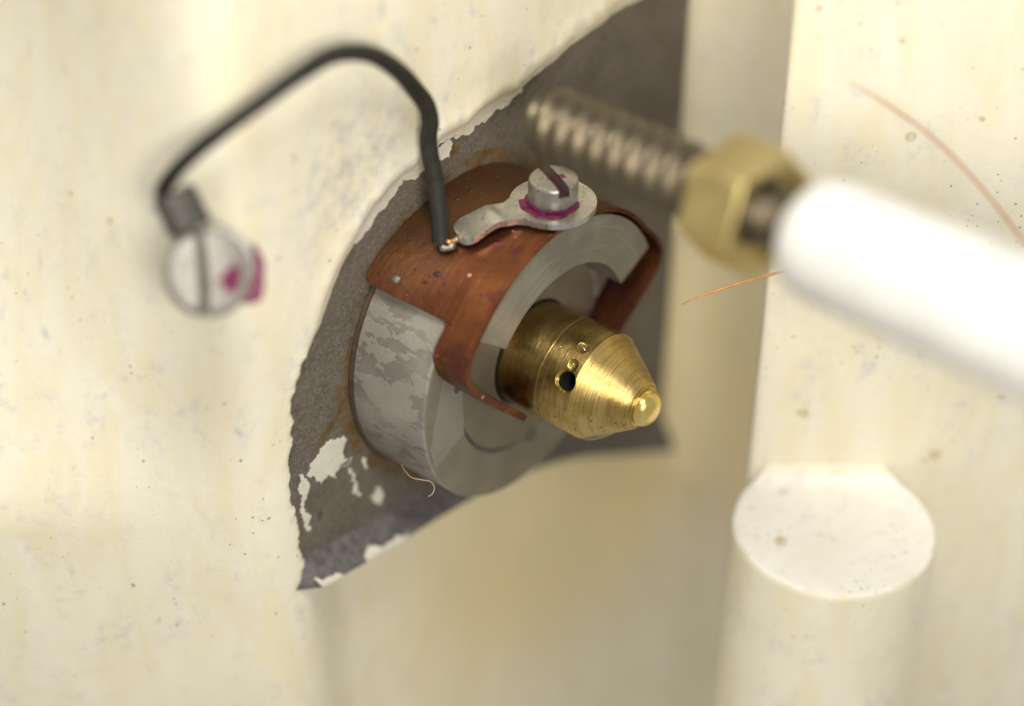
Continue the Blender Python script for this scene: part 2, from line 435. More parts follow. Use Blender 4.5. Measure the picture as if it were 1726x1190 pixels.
GASK = m_plain('brown stained rim', (0.075, 0.052, 0.033), 0.5, 0.2, 0.4, 0.5)
CHALK = m_plain('white paint remnant', (0.72, 0.68, 0.58), 0.5, 0, 0.12, 0.5)
HAIR = m_plain('orange fibre', (0.62, 0.30, 0.10), 0.4, 0, 0.3, 0.0)
PALEHAIR = m_plain('pale tan hair', (0.50, 0.38, 0.24), 0.4, 0, 0.2, 0.0)
STRAND = m_plain('bare copper strand', (0.80, 0.40, 0.18), 0.3, 0.7, 0.2, 0.0)
FILM = m_face('dull residue film', (0.25, 0.228, 0.19), (0.285, 0.262, 0.222), 0.0, 0.5)
CLEAR = m_clear()

# ------------------------------------------------------------------ housing
housing = thing('machine_housing', 'cream painted machine housing with bare grey machined face behind the drum', 'housing', FR)
# plan of the wall: heading angle along its length t (t = H on the pad face)
A_L, A_H = math.radians(2), math.atan2(HX.y, HX.x)
bc = at(1405, 885, -1.0); BR = 1.78; YCUT = 1.32       # upright boss: centre, radius, depth of its milled face
T_IN = 7.1                                            # inside corner of the recess
A_R = math.radians(-14)
def heading(t):
    a = A_L+(A_H-A_L)*sm(t, -5.4, -4.2)
    a = a+(A_R-A_H)*sm(t, T_IN-0.7, T_IN+0.7)
    return a
DT = 0.025
PLAN = {}
def plan_build():
    base = C0-1.50*AX
    p = Vector((base.x, base.y)); t = 0.0; PLAN[0] = (p.copy(), heading(0))
    k = 0
    while t < 34:
        a = heading(t+DT/2); p = p+DT*Vector((math.cos(a), math.sin(a))); t += DT; k += 1; PLAN[k] = (p.copy(), heading(t))
    p = Vector((base.x, base.y)); t = 0.0; k = 0
    while t > -24:
        a = heading(t-DT/2); p = p-DT*Vector((math.cos(a), math.sin(a))); t -= DT; k -= 1; PLAN[k] = (p.copy(), heading(t))
plan_build()
def wall_pt(t, V, off):
    k = math.floor(t/DT); f = t/DT-k
    p0, a0 = PLAN[k]; p1, a1 = PLAN[k+1]
    p = p0.lerp(p1, f); a = a0*(1-f)+a1*f
    return Vector((p.x+off*math.sin(a), p.y-off*math.cos(a), C0.z+V))
# outline of the bare face in (H, V)
def hv(px, py):
    p = ray_plane(px, py, -1.56); return (p.x, p.y)
left_px = [(512, 978), (508, 930), (503, 890), (492, 850), (490, 800), (487, 770), (490, 730), (490, 690), (498, 650), (507, 615), (522, 590)]
arch_px = [(522, 590), (543, 545), (558, 500), (575, 455), (600, 410), (635, 352), (680, 303), (722, 268), (765, 232), (800, 205), (835, 178), (880, 150)]
LEFT = ragged([hv(*p) for p in left_px], 0.17, 4, 3)
ARCH = ragged([hv(*p) for p in arch_px[:7]], 0.045, 3, 5)+ragged([hv(*p) for p in arch_px[6:]], 0.14, 4, 8)[1:]
TOPR = ragged([tuple(ARCH[-1]), (3.0, 3.98), (4.6, 4.1), (6.4, 4.15)], 0.05, 3, 9)[1:]
edge = LEFT+ARCH[1:]+TOPR
hole = edge+[Vector((6.0, -3.0)), Vector((2.0, -3.6)), Vector((-3.6, -3.3))]
def near_edge(x, y):
    best = 1e9; bi = 0
    for i, p in enumerate(edge):
        d = (p.x-x)**2+(p.y-y)**2
        if d < best: best = d; bi = i
    return math.sqrt(best), bi/len(edge)
FL = len(LEFT)/len(edge)
def wall_off(t, V):
    low = sm(-V, 2.7, 3.1)*sm(t, -4.35, -2.6)
    low *= 1-sm(t, 8.6, 10.0)
    m = max(low, sm(t, 5.6, 6.5)*(1-sm(t, 8.6, 10.0)))
    off = -0.55*m
    n3 = noise.noise(Vector((t*0.55, V*0.4, 3.1)))*0.05+noise.noise(Vector((t*1.9, V*1.3, 7.7)))*0.007
    off += n3
    off -= 0.50*max(0, V+1.0)*sm(-t, 4.6, 11.0)*1.4+0.0
    if -7 < t < 7 and -4.2 < V < 6 and m < 0.5:
        d, u = near_edge(t, V)
        wd = 0.05+0.26*sm(u, FL*0.92, FL*1.15)
        off += -0.085*(1-sm(d, 0.0, wd))-n3*(1-sm(d, 0, 0.4))
        off += 0.055*sm(u, FL*0.92, FL*1.2)*math.exp(-((d-0.30)/0.16)**2)   # rounded lip of the spot face
        if t < -4.2: off += 0.0
    return off
pts2 = [Vector(p) for p in hole]; ne = len(pts2)
edges = [(i, (i+1) % ne) for i in range(ne)]
for d in (0.03, 0.08, 0.16, 0.26, 0.4):
    for i in range(2, len(edge)-2, 1 if d < .1 else 2):
        e = edge[i+2]-edge[i-2]; n = Vector((-e.y, e.x))
        if n.length < 1e-6: continue
        q = edge[i]+n.normalized()*d
        if not in_poly(q.x, q.y, hole) and near_edge(q.x, q.y)[0] > d*0.7: pts2.append(q)
t = -20.0
while t < 30:
    V = -24.0
    while V < 11:
        if not in_poly(t, V, hole):
            if not (-7 < t < 7 and -4 < V < 6) or near_edge(t, V)[0] > 0.3:
                pts2.append(Vector((t+random.uniform(-.02, .02), V+random.uniform(-.02, .02))))
        V += (0.24 if -6 < t < 8 else 0.5) if V > -9 else 1.0
    t += 0.16 if -6 < t < 9 else 0.4
vv, _, ff, *_r = delaunay_2d_cdt(pts2, edges, [], 0, 1e-4)
faces = []
for f in ff:
    cx = sum(vv[i].x for i in f)/3; cy = sum(vv[i].y for i in f)/3
    if not in_poly(cx, cy, hole): faces.append(tuple(f))
wv = [FI @ wall_pt(v.x, v.y, wall_off(v.x, v.y)) for v in vv]
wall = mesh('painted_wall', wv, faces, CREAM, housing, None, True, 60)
# bare machined face: a plate with thickness, tucked under the paint
PADS = -1.61
lowedge = [(-4.32, -3.24), (-2.5, -3.58), (-0.33, -3.95), (1.5, -4.45), (3.2, -5.2), (5.0, -6.3), (6.56, -7.25)]
inner = [Vector((p.x+0.0, p.y)) for p in edge]
padpoly = []
for i, p in enumerate(edge):
    e = edge[min(i+2, len(edge)-1)]-edge[max(i-2, 0)]; n = Vector((-e.y, e.x)).normalized()
    padpoly.append((p.x+n.x*0.05, p.y+n.y*0.05) if i % 3 == 0 else None)
padpoly = [p for p in padpoly if p]
padpoly = [(-4.32, -3.24)]+[p for p in padpoly if p[1] > -3.1]+[(6.66, 4.2), (6.6, -7.2)]+lowedge[::-1][1:-1]
from mathutils.geometry import tessellate_polygon
def plate_data(poly, z0, z1, grid=0.0):
    n = len(poly)
    tri = tessellate_polygon([[Vector((x, y, 0)) for x, y in poly]])
    v = [(x, y, z1) for x, y in poly]+[(x, y, z0) for x, y in poly]
    f = [tuple(q) for q in tri]
    for i in range(n):
        j = (i+1) % n; f.append((i, j, n+j, n+i))
    return v, f
pad = mesh('machined_face', *plate_data(padpoly, -2.6, PADS), PAD, housing, None, True, 30)
# cast lip below the face
def sweep_lip(path, prof, name, mat):
    v, f = [], []; path = spline([(x, y, 0) for x, y in path], 8); n = len(prof)
    for i, p in enumerate(path):
        e = path[min(i+1, len(path)-1)]-path[max(i-1, 0)]; e.normalize(); nn = Vector((-e.y, e.x, 0))
        wob = noise.noise(Vector((p.x*2.1, p.y*2, 0)))*0.03+noise.noise(Vector((p.x*9, p.y*2, 4)))*0.012
        for a, b in prof: v.append((p.x+nn.x*(a+wob*.5), p.y+nn.y*(a+wob*.5), PADS+(b if b < 0 else (b+(wob if b > .05 else 0))*(0.12+0.88*sm(p.x, -4.5, -3.9)))))
    for i in range(len(path)-1):
        for k in range(n-1): f.append((i*n+k, i*n+k+1, (i+1)*n+k+1, (i+1)*n+k))
    return mesh(name, v, f, mat, housing, None, True, 50)
LIPP = [(0.50, -0.01), (0.42, 0.01), (0.36, 0.05), (0.29, 0.13), (0.20, 0.24), (0.10, 0.34), (0.03, 0.38), (-0.04, 0.37), (-0.09, 0.31), (-0.11, 0.2), (-0.11, -0.9)]
lip = sweep_lip([(-4.55, -3.1)]+[(x, y+0.10) for x, y in lowedge], LIPP, 'cast_lip', LIPM)
# paint remnants stuck to the bare face
def patch(px_pts, amp, seed, mat=CHALK, s=PADS, thick=0.012, name='paint_patch', depth=4, parent=None):
    P = [ray_plane(x, y, s) for x, y in px_pts]
    P = [(p.x, p.y) for p in P]; P.append(P[0])
    R = ragged(P, amp, depth, seed)[:-1]
    v, f = plate_data([(p.x, p.y) for p in R], s-0.004, s+thick)
    return mesh(name, v, f, mat, parent or housing, None, False)
patch([(578, 734), (592, 770), (584, 784), (572, 782), (566, 806), (553, 800), (540, 815), (530, 803), (517, 802), (520, 780), (540, 756), (560, 742)], 0.30, 1, depth=5)
patch([(503, 800), (512, 806), (516, 840), (524, 868), (523, 893), (514, 880), (508, 845)], 0.26, 2, depth=5)
patch([(586, 790), (598, 802), (609, 838), (600, 834), (590, 812)], 0.34, 4, depth=5)
patch([(612, 770), (618, 790), (614, 788)], 0.2, 5)
patch([(634, 822), (643, 828), (640, 850), (630, 846), (624, 838)], 0.34, 6, depth=5)
def fringe(pts_, seed, reach):  # ragged paint left along the rim of the spot face
    rnd = random.Random(seed); P = [Vector(p) for p in pts_]; out, inn = [], []
    Lp = [0.0]
    for a, b in zip(P, P[1:]): Lp.append(Lp[-1]+(b-a).length)
    x = 0.0
    while x < Lp[-1]:
        k = max(i for i in range(len(P)-1) if Lp[i] <= x); q = P[k].lerp(P[k+1], (x-Lp[k])/(Lp[k+1]-Lp[k]))
        e = (P[k+1]-P[k]).normalized(); n = Vector((-e.y, e.x)); g = x/Lp[-1]
        env = min(1, 5*g, 5*(1-g)); r = noise.noise(Vector((x*0.03, seed, 0)))*0.5+0.5
        out.append(q-n*4); inn.append(q+n*(1+reach*env*(0.25*rnd.random()+1.5*r*r))); x += rnd.uniform(4, 13)
    patch([tuple(p) for p in out+inn[::-1]], 0.22, seed, depth=3)
fringe(arch_px[4:7], 41, 9); fringe(arch_px[6:9], 42, 20); fringe(arch_px[8:12], 43, 17)
# paint smears along the lip
def lip_patch(px_pts, seed):
    P = [ray_plane(x, y, PADS+0.22) for x, y in px_pts]; c = sum(P, Vector())/len(P)
    R = ragged([(p.x, p.y) for p in P]+[(P[0].x, P[0].y)], 0.18, 3, seed)[:-1]
    def surf(x, y):             # height of lip surface at (x, y)
        yl = -3.14+(x+4.32)*(-0.71/3.99); d = (y-yl)
        for (a0, b0), (a1, b1) in zip(LIPP, LIPP[1:]):
            if a1 <= d <= a0: return b1+(b0-b1)*(d-a1)/(a0-a1+1e-6)
        return 0.2
    n = len(R); v = [(p.x, p.y, PADS+surf(p.x, p.y)+0.03) for p in R]+[(p.x, p.y, PADS+surf(p.x, p.y)-0.03) for p in R]
    tri = tessellate_polygon([[Vector((p.x, p.y, 0)) for p in R]])
    f = [tuple(q) for q in tri]+[(i, (i+1) % n, n+(i+1) % n, n+i) for i in range(n)]
    return mesh('paint_patch', v, f, CHALK, housing, None, False)
lip_patch([(624, 916), (650, 906), (676, 892), (664, 908), (640, 924), (612, 944), (606, 932)], 21)
lip_patch([(548, 966), (566, 962), (560, 972), (540, 978), (526, 974)], 22)

# upright boss with its milled-off front
def boss_mesh():
    """vertical profile along each plan direction; upper part cut back to a level face"""
    ycut = YCUT+0.02; n = 120
    v, f = [], []
    ring = lambda z, fn: [v.append((*fn(2*math.pi*k/n), z)) for k in range(n)]
    circ = lambda r: (lambda a: (r*math.cos(a), r*math.sin(a)))
    def dshape(y0, r):
        def fn(a):
            x, y = r*math.cos(a), r*math.sin(a)
            xm = math.sqrt(max(r*r-y0*y0, 0)) if y0 > 0 else 9
            return (x, y) if y >= y0 else (max(-xm, min(xm, x)), y0)
        return fn
    levels = [(-9.0, circ(BR)), (-0.13, circ(BR)), (-0.075, circ(BR-0.012)), (-0.03, circ(BR-0.035)), (-0.006, circ(BR-0.07)), (0.0, circ(BR-0.11))]
    # the ledge inward, then a fillet up into the cut face
    for i in range(1, 9):
        u = i/8; levels.append((0.0, dshape(-BR+(ycut-0.50+BR)*u, BR-0.11)))
    for i in range(1, 9):
        a = math.pi/2*i/8; levels.append((0.40-0.40*math.cos(a), dshape(ycut-0.50+0.50*math.sin(a), BR-0.11)))
    levels.append((0.45, dshape(ycut+0.1, BR-0.11)))
    for z, fn in levels: ring(z, fn)
    for i in range(len(levels)-1):
        for k in range(n):
            a, b = i*n+k, i*n+(k+1) % n; f.append((a, b, b+n, a+n))
    v2 = []
    for x, y, z in v:
        nz = noise.noise(Vector((x*1.3, y*1.3, z*0.8)))*0.02+noise.noise(Vector((x*6, y*6, z*6)))*0.006
        v2.append(FI @ (bc+Vector((x, y-nz, z+(nz if -0.02 < z < .02 else 0)))-Vector((0, 0, 0))))
    return v2, f
boss = mesh('boss_post', *boss_mesh(), SPOTTED, housing, None, True, 50)
boss.data.materials.append(LEDGE_LIT)
for p in boss.data.polygons:
    if p.normal.y > 0.8: p.material_index = 1  # upward faces lighter: light from above put into the paint colour
def slab_mesh():                # milled upright face behind the ledge
    v, f = [], []; x0, x1, y0 = -1.36, 14.0, YCUT
    sec = [(x0+0.55, y0+0.9), (x0+0.12, y0+0.55), (x0, y0+0.14), (x0+0.02, y0+0.05), (x0+0.07, y0+0.01)]
    xs = [x0+0.15+0.25*i for i in range(14)]+[x0+4+i for i in range(12)]
    sec += [(x, y0) for x in xs]+[(x1, y0+1.2)]
    zs = [-9+0.5*i for i in range(44)]
    for z in zs:
        for x, y in sec:
            nz = noise.noise(Vector((x*0.9, z*0.5, 5)))*0.03+noise.noise(Vector((x*4, z*3, 9)))*0.006
            v.append(FI @ (bc+Vector((x, y-nz, z))))
    n = len(sec)
    for i in range(len(zs)-1):
        for k in range(n-1): f.append((i*n+k, i*n+k+1, (i+1)*n+k+1, (i+1)*n+k))
    return v, f
mesh('milled_face', *slab_mesh(), SPOTTED, housing, None, True, 50)

# ------------------------------------------------------------------ drum
drum = thing('flanged_drum', 'short grey cylindrical drum with worn enamel seated on bare metal face', 'drum', FR)
RD = 2.71
body = mesh('drum_body', *lathe_data([(-1.60, 0), (-1.60, RD), (-0.05, RD), (-0.012, RD-0.015), (0.0, RD-0.05), (0.0, RD-0.2), (0, 2.2), (0.0, 1.88), (-0.05, 1.86), (-0.05, 0)], 160, False), DRUM, drum)
notch = lambda: mesh('cutter', *(lambda d: ([(*E(x, y), z) for x, y, z in d[0]], d[1]))(box_data(1.27, 5, -0.95, 6, -1.45, 1.0)), FACE, None, FR)
cut(body, notch())
body.data.materials.append(FACE)
for p in body.data.polygons:
    if p.center.z > -0.06 and abs(p.normal.z) > 0.9: p.material_index = 1
ins = mesh('face_insert', *lathe_data([(-0.2, 0), (-0.2, 1.81), (-0.02, 1.81), (0.006, 1.785), (0.008, 1.5), (0.008, 0)], 120, False), INSERT, drum)
cut(ins, notch())
mesh('base_rim', *lathe_data([(-1.605, 2.6), (-1.605, 2.77), (-1.58, 2.77), (-1.545, 2.75), (-1.53, 2.70), (-1.53, 2.6)], 140), GASK, drum)
# green-black ink on the joint, lower half
def ribbon(rad, a0, a1, w0, z, mat, name, n=70, seed=0):
    v, f = [], []; 
    for i in range(n+1):
        a = math.radians(a0+(a1-a0)*i/n); ww = w0*(0.55+0.9*abs(noise.noise(Vector((i*0.21, seed, 0)))))
        wob = 0.02*noise.noise(Vector((i*.1, seed, 3)))
        for r, zz in ((rad-ww+wob, z), (rad+ww+wob, z), (rad+ww*.6+wob, z+0.012), (rad-ww*.6+wob, z+0.012)):
            v.append((*EA(math.degrees(a), r), zz))
    for i in range(n):
        for k in range(4): f.append((4*i+k, 4*i+(k+1) % 4, 4*i+4+(k+1) % 4, 4*i+4+k))
    f.append((0, 1, 2, 3)); f.append((4*n, 4*n+1, 4*n+2, 4*n+3))
    return mesh(name, v, f, mat, drum)
ribbon(1.835, 205, 318, 0.026, -0.03, GREEN, 'ink_line', seed=2)
patch([(895, 712), (906, 722), (900, 742), (888, 744), (889, 728)], 0.15, 31, GREEN, 0.008, 0.006, 'ink_blot', 3, body)
patch([(773, 634), (780, 642), (776, 658), (768, 664), (764, 656), (770, 648)], 0.15, 32, GREEN, 0.001, 0.008, 'ink_blot', 3, drum)
patch([(752, 626), (776, 640), (781, 700), (782, 731), (734, 790), (725, 762), (737, 690)], 0.03, 33, FILM, 0.002, 0.006, 'residue_film', 3, body)
patch([(741, 742), (744, 748), (742, 768), (737, 770)], 0.1, 34, FILM, 0.008, 0.008, 'residue_film', 2, drum)
# half-round collar standing proud of the face
def sector(r0, r1, a0, a1, z0, z1, n=90):
    out = [EA(a0+(a1-a0)*i/n, r1) for i in range(n+1)]+[EA(a1+(a0-a1)*i/n, r0) for i in range(n+1)]
    return prism_data(out, z0, z1)
bevel(mesh('half_collar', *sector(1.84, 2.69, 69, 185.5, -0.03, 0.63), COLLAR, drum, None, True, 30), 0.022, 2)
mesh('joint_ring', *lathe_data([(-0.01, 0.9), (-0.01, 0.97), (0.02, 0.965), (0.03, 0.945), (0.03, 0.9)], 80), DARK, drum)

# ------------------------------------------------------------------ brass nozzle
nozzle = thing('brass_nozzle', 'turned brass nozzle with conical end, side hole and bright tip', 'nozzle', FR)
RN = 0.935
prof = [(-0.04, 0), (-0.04, RN-.01)]
N = 40
for i in range(N+1):
    s = i/N*1.46
    r = RN-0.012+0.012*s/1.46
    prof.append((s, r))
    if i == 22: prof += [(s+0.004, r-0.006), (s+0.012, r-0.006), (s+0.016, r+0.003)]
prof += [(1.505, RN+0.002), (1.515, RN-0.006), (1.53, RN-0.012)]
for i in range(1, 24):
    u = i/24; prof.append((1.53+u*0.76, (RN-0.012)*(1-u)+0.435*u))
prof += [(2.29, 0.43), (2.315, 0.41), (2.325, 0.37), (2.35, 0.345), (2.35, 0.315), (2.33, 0.30), (2.33, 0)]
nb = mesh('nozzle_body', *lathe_data(prof, 180, False), BRASS, nozzle, None, True, 18)
hp = ray_cyl(953, 642, RN); ha = math.atan2(hp.y, hp.x)
def radial_frame(phi, s, r):
    d = Vector((math.cos(phi), math.sin(phi), 0)); return frame(Vector((d.x*r, d.y*r, s)), Vector((0, 0, 1)).cross(d)*-1, Vector((0, 0, 1)), d)
RF = radial_frame(ha, hp.z, RN)
if RF.to_3x3().determinant() < 0:
    RF = RF @ Matrix.Diagonal((-1, 1, 1, 1))
drill = mesh('cutter', *lathe_data([(-0.62, 0), (-0.62, 0.155), (-0.055, 0.155), (0.015, 0.215), (0.2, 0.39), (0.2, 0)], 40, False), BRASS, None, FR @ RF)
cut(nb, drill)
o = mesh('hole_liner', *lathe_data([(-0.60, 0.0), (-0.60, 0.145), (-0.10, 0.145), (-0.10, 0.1535), (-0.61, 0.1535), (-0.61, 0)], 36, False), DARK, nb)
o.matrix_local = RF
tip = [(2.32, 0), (2.32, 0.31)]+[(2.36+0.235*math.sin(a)**0.85, 0.318*math.cos(a)**0.8) for a in [math.pi/2*i/10 for i in range(10)]]+[(2.595, 0)]
mesh('nozzle_tip', *lathe_data(tip, 64, False), TIPM, nozzle)
def dome(name, px, py, rx, ry, hgt, mat, parent, R=RN, rot=0):
    p = ray_cyl(px, py, R); phi = math.atan2(p.y, p.x)
    v, f = [], []; n, m = 22, 8
    for j in range(m+1):
        a = math.pi/2*j/m
        for k in range(n):
            b = 2*math.pi*k/n
            x, y = rx*math.cos(a)*math.cos(b), ry*math.cos(a)*math.sin(b)
            x, y = x*math.cos(rot)-y*math.sin(rot), x*math.sin(rot)+y*math.cos(rot)
            rr = R-0.006+hgt*math.sin(a)
            v.append((rr*math.cos(phi+x/R), rr*math.sin(phi+x/R), p.z+y))
    for j in range(m):
        for k in range(n):
            a, b = j*n+k, j*n+(k+1) % n; f.append((a, b, b+n, a+n))
    f.append([m*n+k for k in range(n)]); f.append(list(range(n))[::-1])
    return mesh(name, v, f, mat, parent)
dome('lacquer_drop', 983, 587, 0.10, 0.12, 0.09, CLEAR, nozzle)
dome('lacquer_drop', 966, 616, 0.11, 0.10, 0.09, CLEAR, nozzle)
dome('lacquer_drop', 947, 585, 0.03, 0.03, 0.03, CLEAR, nozzle)
# lacquer sag hanging below the cone
v, f = [], []
n, m = 30, 10
for j in range(m+1):
    for k in range(n+1):
        u = k/n*2-1; w_ = j/m*2-1
        s = 1.62+0.34*u; ph = math.radians(-100+26*w_)
        r0 = (RN-0.012)+(0.435-(RN-0.012))*min(max((s-1.53)/0.76, 0), 1)
        hgt = 0.085*max(0, 1-u*u)*max(0, 1-w_*w_)
        v.append(((r0-0.004+hgt)*math.cos(ph), (r0-0.004+hgt)*math.sin(ph), s))
for j in range(m):
    for k in range(n):
        a = j*(n+1)+k; f.append((a, a+1, a+n+2, a+n+1))
mesh('lacquer_sag', v, f, CLEAR, nozzle)

# ------------------------------------------------------------------ copper clip
clip = thing('copper_clip', 'tarnished copper strap bent over the grey drum with tongue under nozzle', 'clip', FR)
RC = 2.735
TH = 0.075
path = []
for p in [(1.02, -0.9), (1.08, -0.2), (1.19, 0.5), (1.30, 1.1), (1.42, 1.75), (1.50, 2.12), (1.495, 2.33), (1.38, 2.53), (1.14, 2.64), (0.84, 2.685), (0.475, 2.6935)]: path.append(p)
sp2 = [Vector((p[0], p[1], 0)) for p in path]
sp2 = [(p.x, p.y) for p in spline(sp2, 5)]
for i in range(1, 71):
    th = 80+i*(187-80)/70; r = RC
    sp2.append((r*math.cos(math.radians(th)), r*math.sin(math.radians(th))))
# down to the tongue
last = sp2[-1]
for p in [(-2.70, -0.47), (-2.66, -0.60), (-2.58, -0.72), (-2.46, -0.82), (-2.30, -0.885), (-2.1, -0.925), (-1.7, -0.955), (-1.3, -0.97), (-0.9, -0.975), (-0.5, -0.98), (-0.3, -0.985), (-0.16, -0.995)]: sp2.append(p)
_k = min(range(30, len(sp2)), key=lambda i: abs(math.degrees(math.atan2(sp2[i][1], sp2[i][0])) % 360-183.2))
sp2.insert(_k+1, tuple(sp2[_k][j]+(sp2[_k+1][j]-sp2[_k][j])*0.12 for j in (0, 1)))   # close row for the step in width
# fold in the arclength
L = [0.0]
for a, b in zip(sp2, sp2[1:]): L.append(L[-1]+math.hypot(b[0]-a[0], b[1]-a[1]))
def theta(i): return math.degrees(math.atan2(sp2[i][1], sp2[i][0])) % 360
iw0 = min(range(len(sp2)), key=lambda i: abs(theta(i)-92) if sp2[i][1] > 0 else 999)
iw1 = _k
def s_lo(i):
    if i < 20: return -0.30
    if i <= iw0: return -0.30+(-1.58+0.30)*sm(i, 20, iw0)
    if i <= iw1:
        d = L[iw1]-L[i]
        return -1.58+(0.14-math.sqrt(max(0, 0.14**2-(0.14-d)**2)) if d < 0.14 else 0)
    d = L[i]-L[iw1]
    return 0.0+0.02*math.sin(d*9)
def s_hi(i):
    d = L[-1]-L[i]
    return 0.665-(0.16-math.sqrt(max(0, 0.16**2-(0.16-d)**2)) if d < 0.16 else 0)
def lift(i, s):                 # the wide end stands a little off the drum
    if i <= iw1: return 0.26*sm(L[i], L[iw1]-1.8, L[iw1]+0.2)*min(max((-s-0.12)/1.46, 0), 1)
    return 0
NJ = 28
v, f = [], []; rows = []
idxs = list(range(len(sp2)))
seq = []
for i in idxs:
    seq.append((i, s_lo(i)))
    if i == iw1:                # step in width with a small inside radius
        for q in (-0.9, -0.5, -0.25, -0.10, -0.03): pass
for (i, lo) in seq:
    a, b = sp2[max(i-1, 0)], sp2[min(i+1, len(sp2)-1)]
    tx, ty = b[0]-a[0], b[1]-a[1]; ln = math.hypot(tx, ty); nx, ny = ty/ln, -tx/ln
    # outward side is away from the drum axis
    if nx*sp2[i][0]+ny*sp2[i][1] < 0 and i < len(sp2)-14: nx, ny = -nx, -ny
    if i >= len(sp2)-14:
        px_, py_ = rows[-1][2]; 
        if nx*px_+ny*py_ < 0: nx, ny = -nx, -ny
    rows.append((i, lo, (nx, ny)))
for side in (0, 1):
    for (i, lo, (nx, ny)) in rows:
        hi = s_hi(i)
        if i > len(sp2)-14: lo = max(lo, 0.665-s_hi(i)+lo)
        for j in range(NJ+1):
            s = lo+(hi-lo)*j/NJ
            wob = 0.012*noise.noise(Vector((L[i]*0.8, s*0.9, 2)))
            o_ = lift(i, s)+wob+((TH+(0.04*sm(i, iw1, len(sp2)-8))) if side else 0.0)
            v.append((*E(sp2[i][0]+nx*o_, sp2[i][1]+ny*o_), s))
M = len(rows); st = NJ+1; off = M*st
for i in range(M-1):
    for j in range(NJ):
        a = i*st+j; f.append((a, a+1, a+st+1, a+st)); f.append((off+a, off+a+st, off+a+st+1, off+a+1))
    for j in (0, NJ):
        a = i*st+j; f.append((a, a+st, off+a+st, off+a))
for i in (0, M-1):
    for j in range(NJ):
        a = i*st+j; f.append((a, a+1, off+a+1, off+a))
mesh('strap', v, f, COPPER, clip, None, True, 40)
strap_o = bpy.data.objects['strap']
def on_strap(name, px, py, rx, ry, h, mat, rot=0):
    R = RC+TH
    for _ in range(6):
        p = ray_cyl(px, py, R); th = (math.degrees(math.atan2(p.y, p.x))+45) % 360
        i = min(range(iw1+1), key=lambda k: abs(theta(k)-th) if sp2[k][1] > -0.4 and k > 20 else 999)
        R = RC+TH+lift(i, p.z)
    return dome(name, px, py, rx, ry, h, mat, strap_o, R+0.006, rot)
on_strap('solder_spot', 667, 471, 0.075, 0.09, 0.05, SOLDER, 0.3)
for px_, py_, rx, ry in [(735, 462, .05, .08), (717, 476, .03, .04), (724, 466, .02, .03), (795, 320, .05, .03), (812, 324, .03, .03), (852, 316, .05, .03), (735, 600, .03, .06), (690, 432, .02, .02), (810, 497, .02, .02), (770, 335, .03, .05), (835, 345, .07, .05), (790, 300, .03, .02), (760, 352, .03, .03), (700, 455, .02, .03), (640, 462, .03, .03), (712, 500, .02, .02), (880, 318, .04, .03), (690, 400, .03, .02), (750, 480, .03, .03)]:
    on_strap('grime_spot', px_, py_, rx, ry, 0.014, GRIME if px_ != 735 or py_ != 600 else m_plain('red paint dab', (0.18, 0.02, 0.03), .3), 0.4)

# ------------------------------------------------------------------ solder lug under the screw
LZ = C0.z+RC+TH+0.035           # level of the lug's underside
scr_px = (932, 347)
sc = ray_level(*scr_px, LZ)
lend = ray_level(768, 401, LZ-0.16)
dirv = Vector((lend.x-sc.x, lend.y-sc.y)); LLEN = dirv.length; ang = math.atan2(dirv.y, dirv.x)
LM = Matrix.Translation((sc.x, sc.y, LZ)) @ Matrix.Rotation(ang, 4, 'Z')
lug = thing('solder_lug', 'tinned ring lug clamped on copper strap under the slotted screw', 'lug', LM)
# outline: ring joined to a tongue along +x
RO = 0.70; HWN, HWE = 0.26, 0.30
out = []
a_j = math.asin(HWN/RO)
nn = 56
for i in range(nn+1):
    a = a_j+0.16+(2*math.pi-2*a_j-0.32)*i/nn; out.append((RO*math.cos(a), RO*math.sin(a)))
tong = [(RO*math.cos(a_j)+0.10, -HWN)]+[(0.95+i*0.1, -HWN-(HWE-HWN)*i/8) for i in range(int((LLEN-1.2)/0.1))]
endc = LLEN-0.22
tong += [(endc+0.22*math.sin(b), -HWE+0.0+(HWE)*(1-math.cos(b))) for b in [math.pi/2*i/6 for i in range(7)]]
tong = [p for i, p in enumerate(tong) if i == 0 or p[0] > tong[i-1][0]-1e-6]
out += tong+[(x, -y) for x, y in tong[::-1][1:]]
def lug_z(x):
    return -0.20*sm(x, 0.62*LLEN, LLEN*1.05)+0.03*math.exp(-((x-0.62*LLEN)/0.12)**2)
grid = []
bx0, bx1 = -0.72, LLEN
P2 = [Vector(p) for p in out]; e2_ = [(i, (i+1) % len(out)) for i in range(len(out))]
x = bx0
while x < bx1:
    y = -0.7
    while y < 0.7:
        if in_poly(x, y, out): P2.append(Vector((x+random.uniform(-.005, .005), y)))
        y += 0.07
    x += 0.07
v2, _, f2, *_r = delaunay_2d_cdt(P2, e2_, [], 0, 1e-5)
f2 = [f_ for f_ in f2 if in_poly(sum(v2[i].x for i in f_)/3, sum(v2[i].y for i in f_)/3, out)]
nv = len(v2); LT = 0.105
def lz(p, top):
    z = lug_z(p.x)+0.008*noise.noise(Vector((p.x*3, p.y*3, 1)))
    # hammered crown on the tongue
    if top: z += 0.03*sm(p.x, 0.55*LLEN, 0.62*LLEN)*max(0, 1-(p.y/0.27)**2)
    return z+(LT if top else 0)
vl = [(p.x, p.y, lz(p, True)) for p in v2]+[(p.x, p.y, lz(p, False)) for p in v2]
fl = [tuple(q) for q in f2]+[tuple(nv+i for i in q[::-1]) for q in f2]
from collections import Counter
cnt = Counter()
for q in f2:
    for a, b in zip(q, list(q[1:])+[q[0]]): cnt[frozenset((a, b))] += 1
for k_, c_ in cnt.items():
    if c_ == 1:
        a, b = tuple(k_); fl.append((a, b, nv+b, nv+a))
lugm = mesh('lug_plate', vl, fl, TIN, lug, None, True, 45)
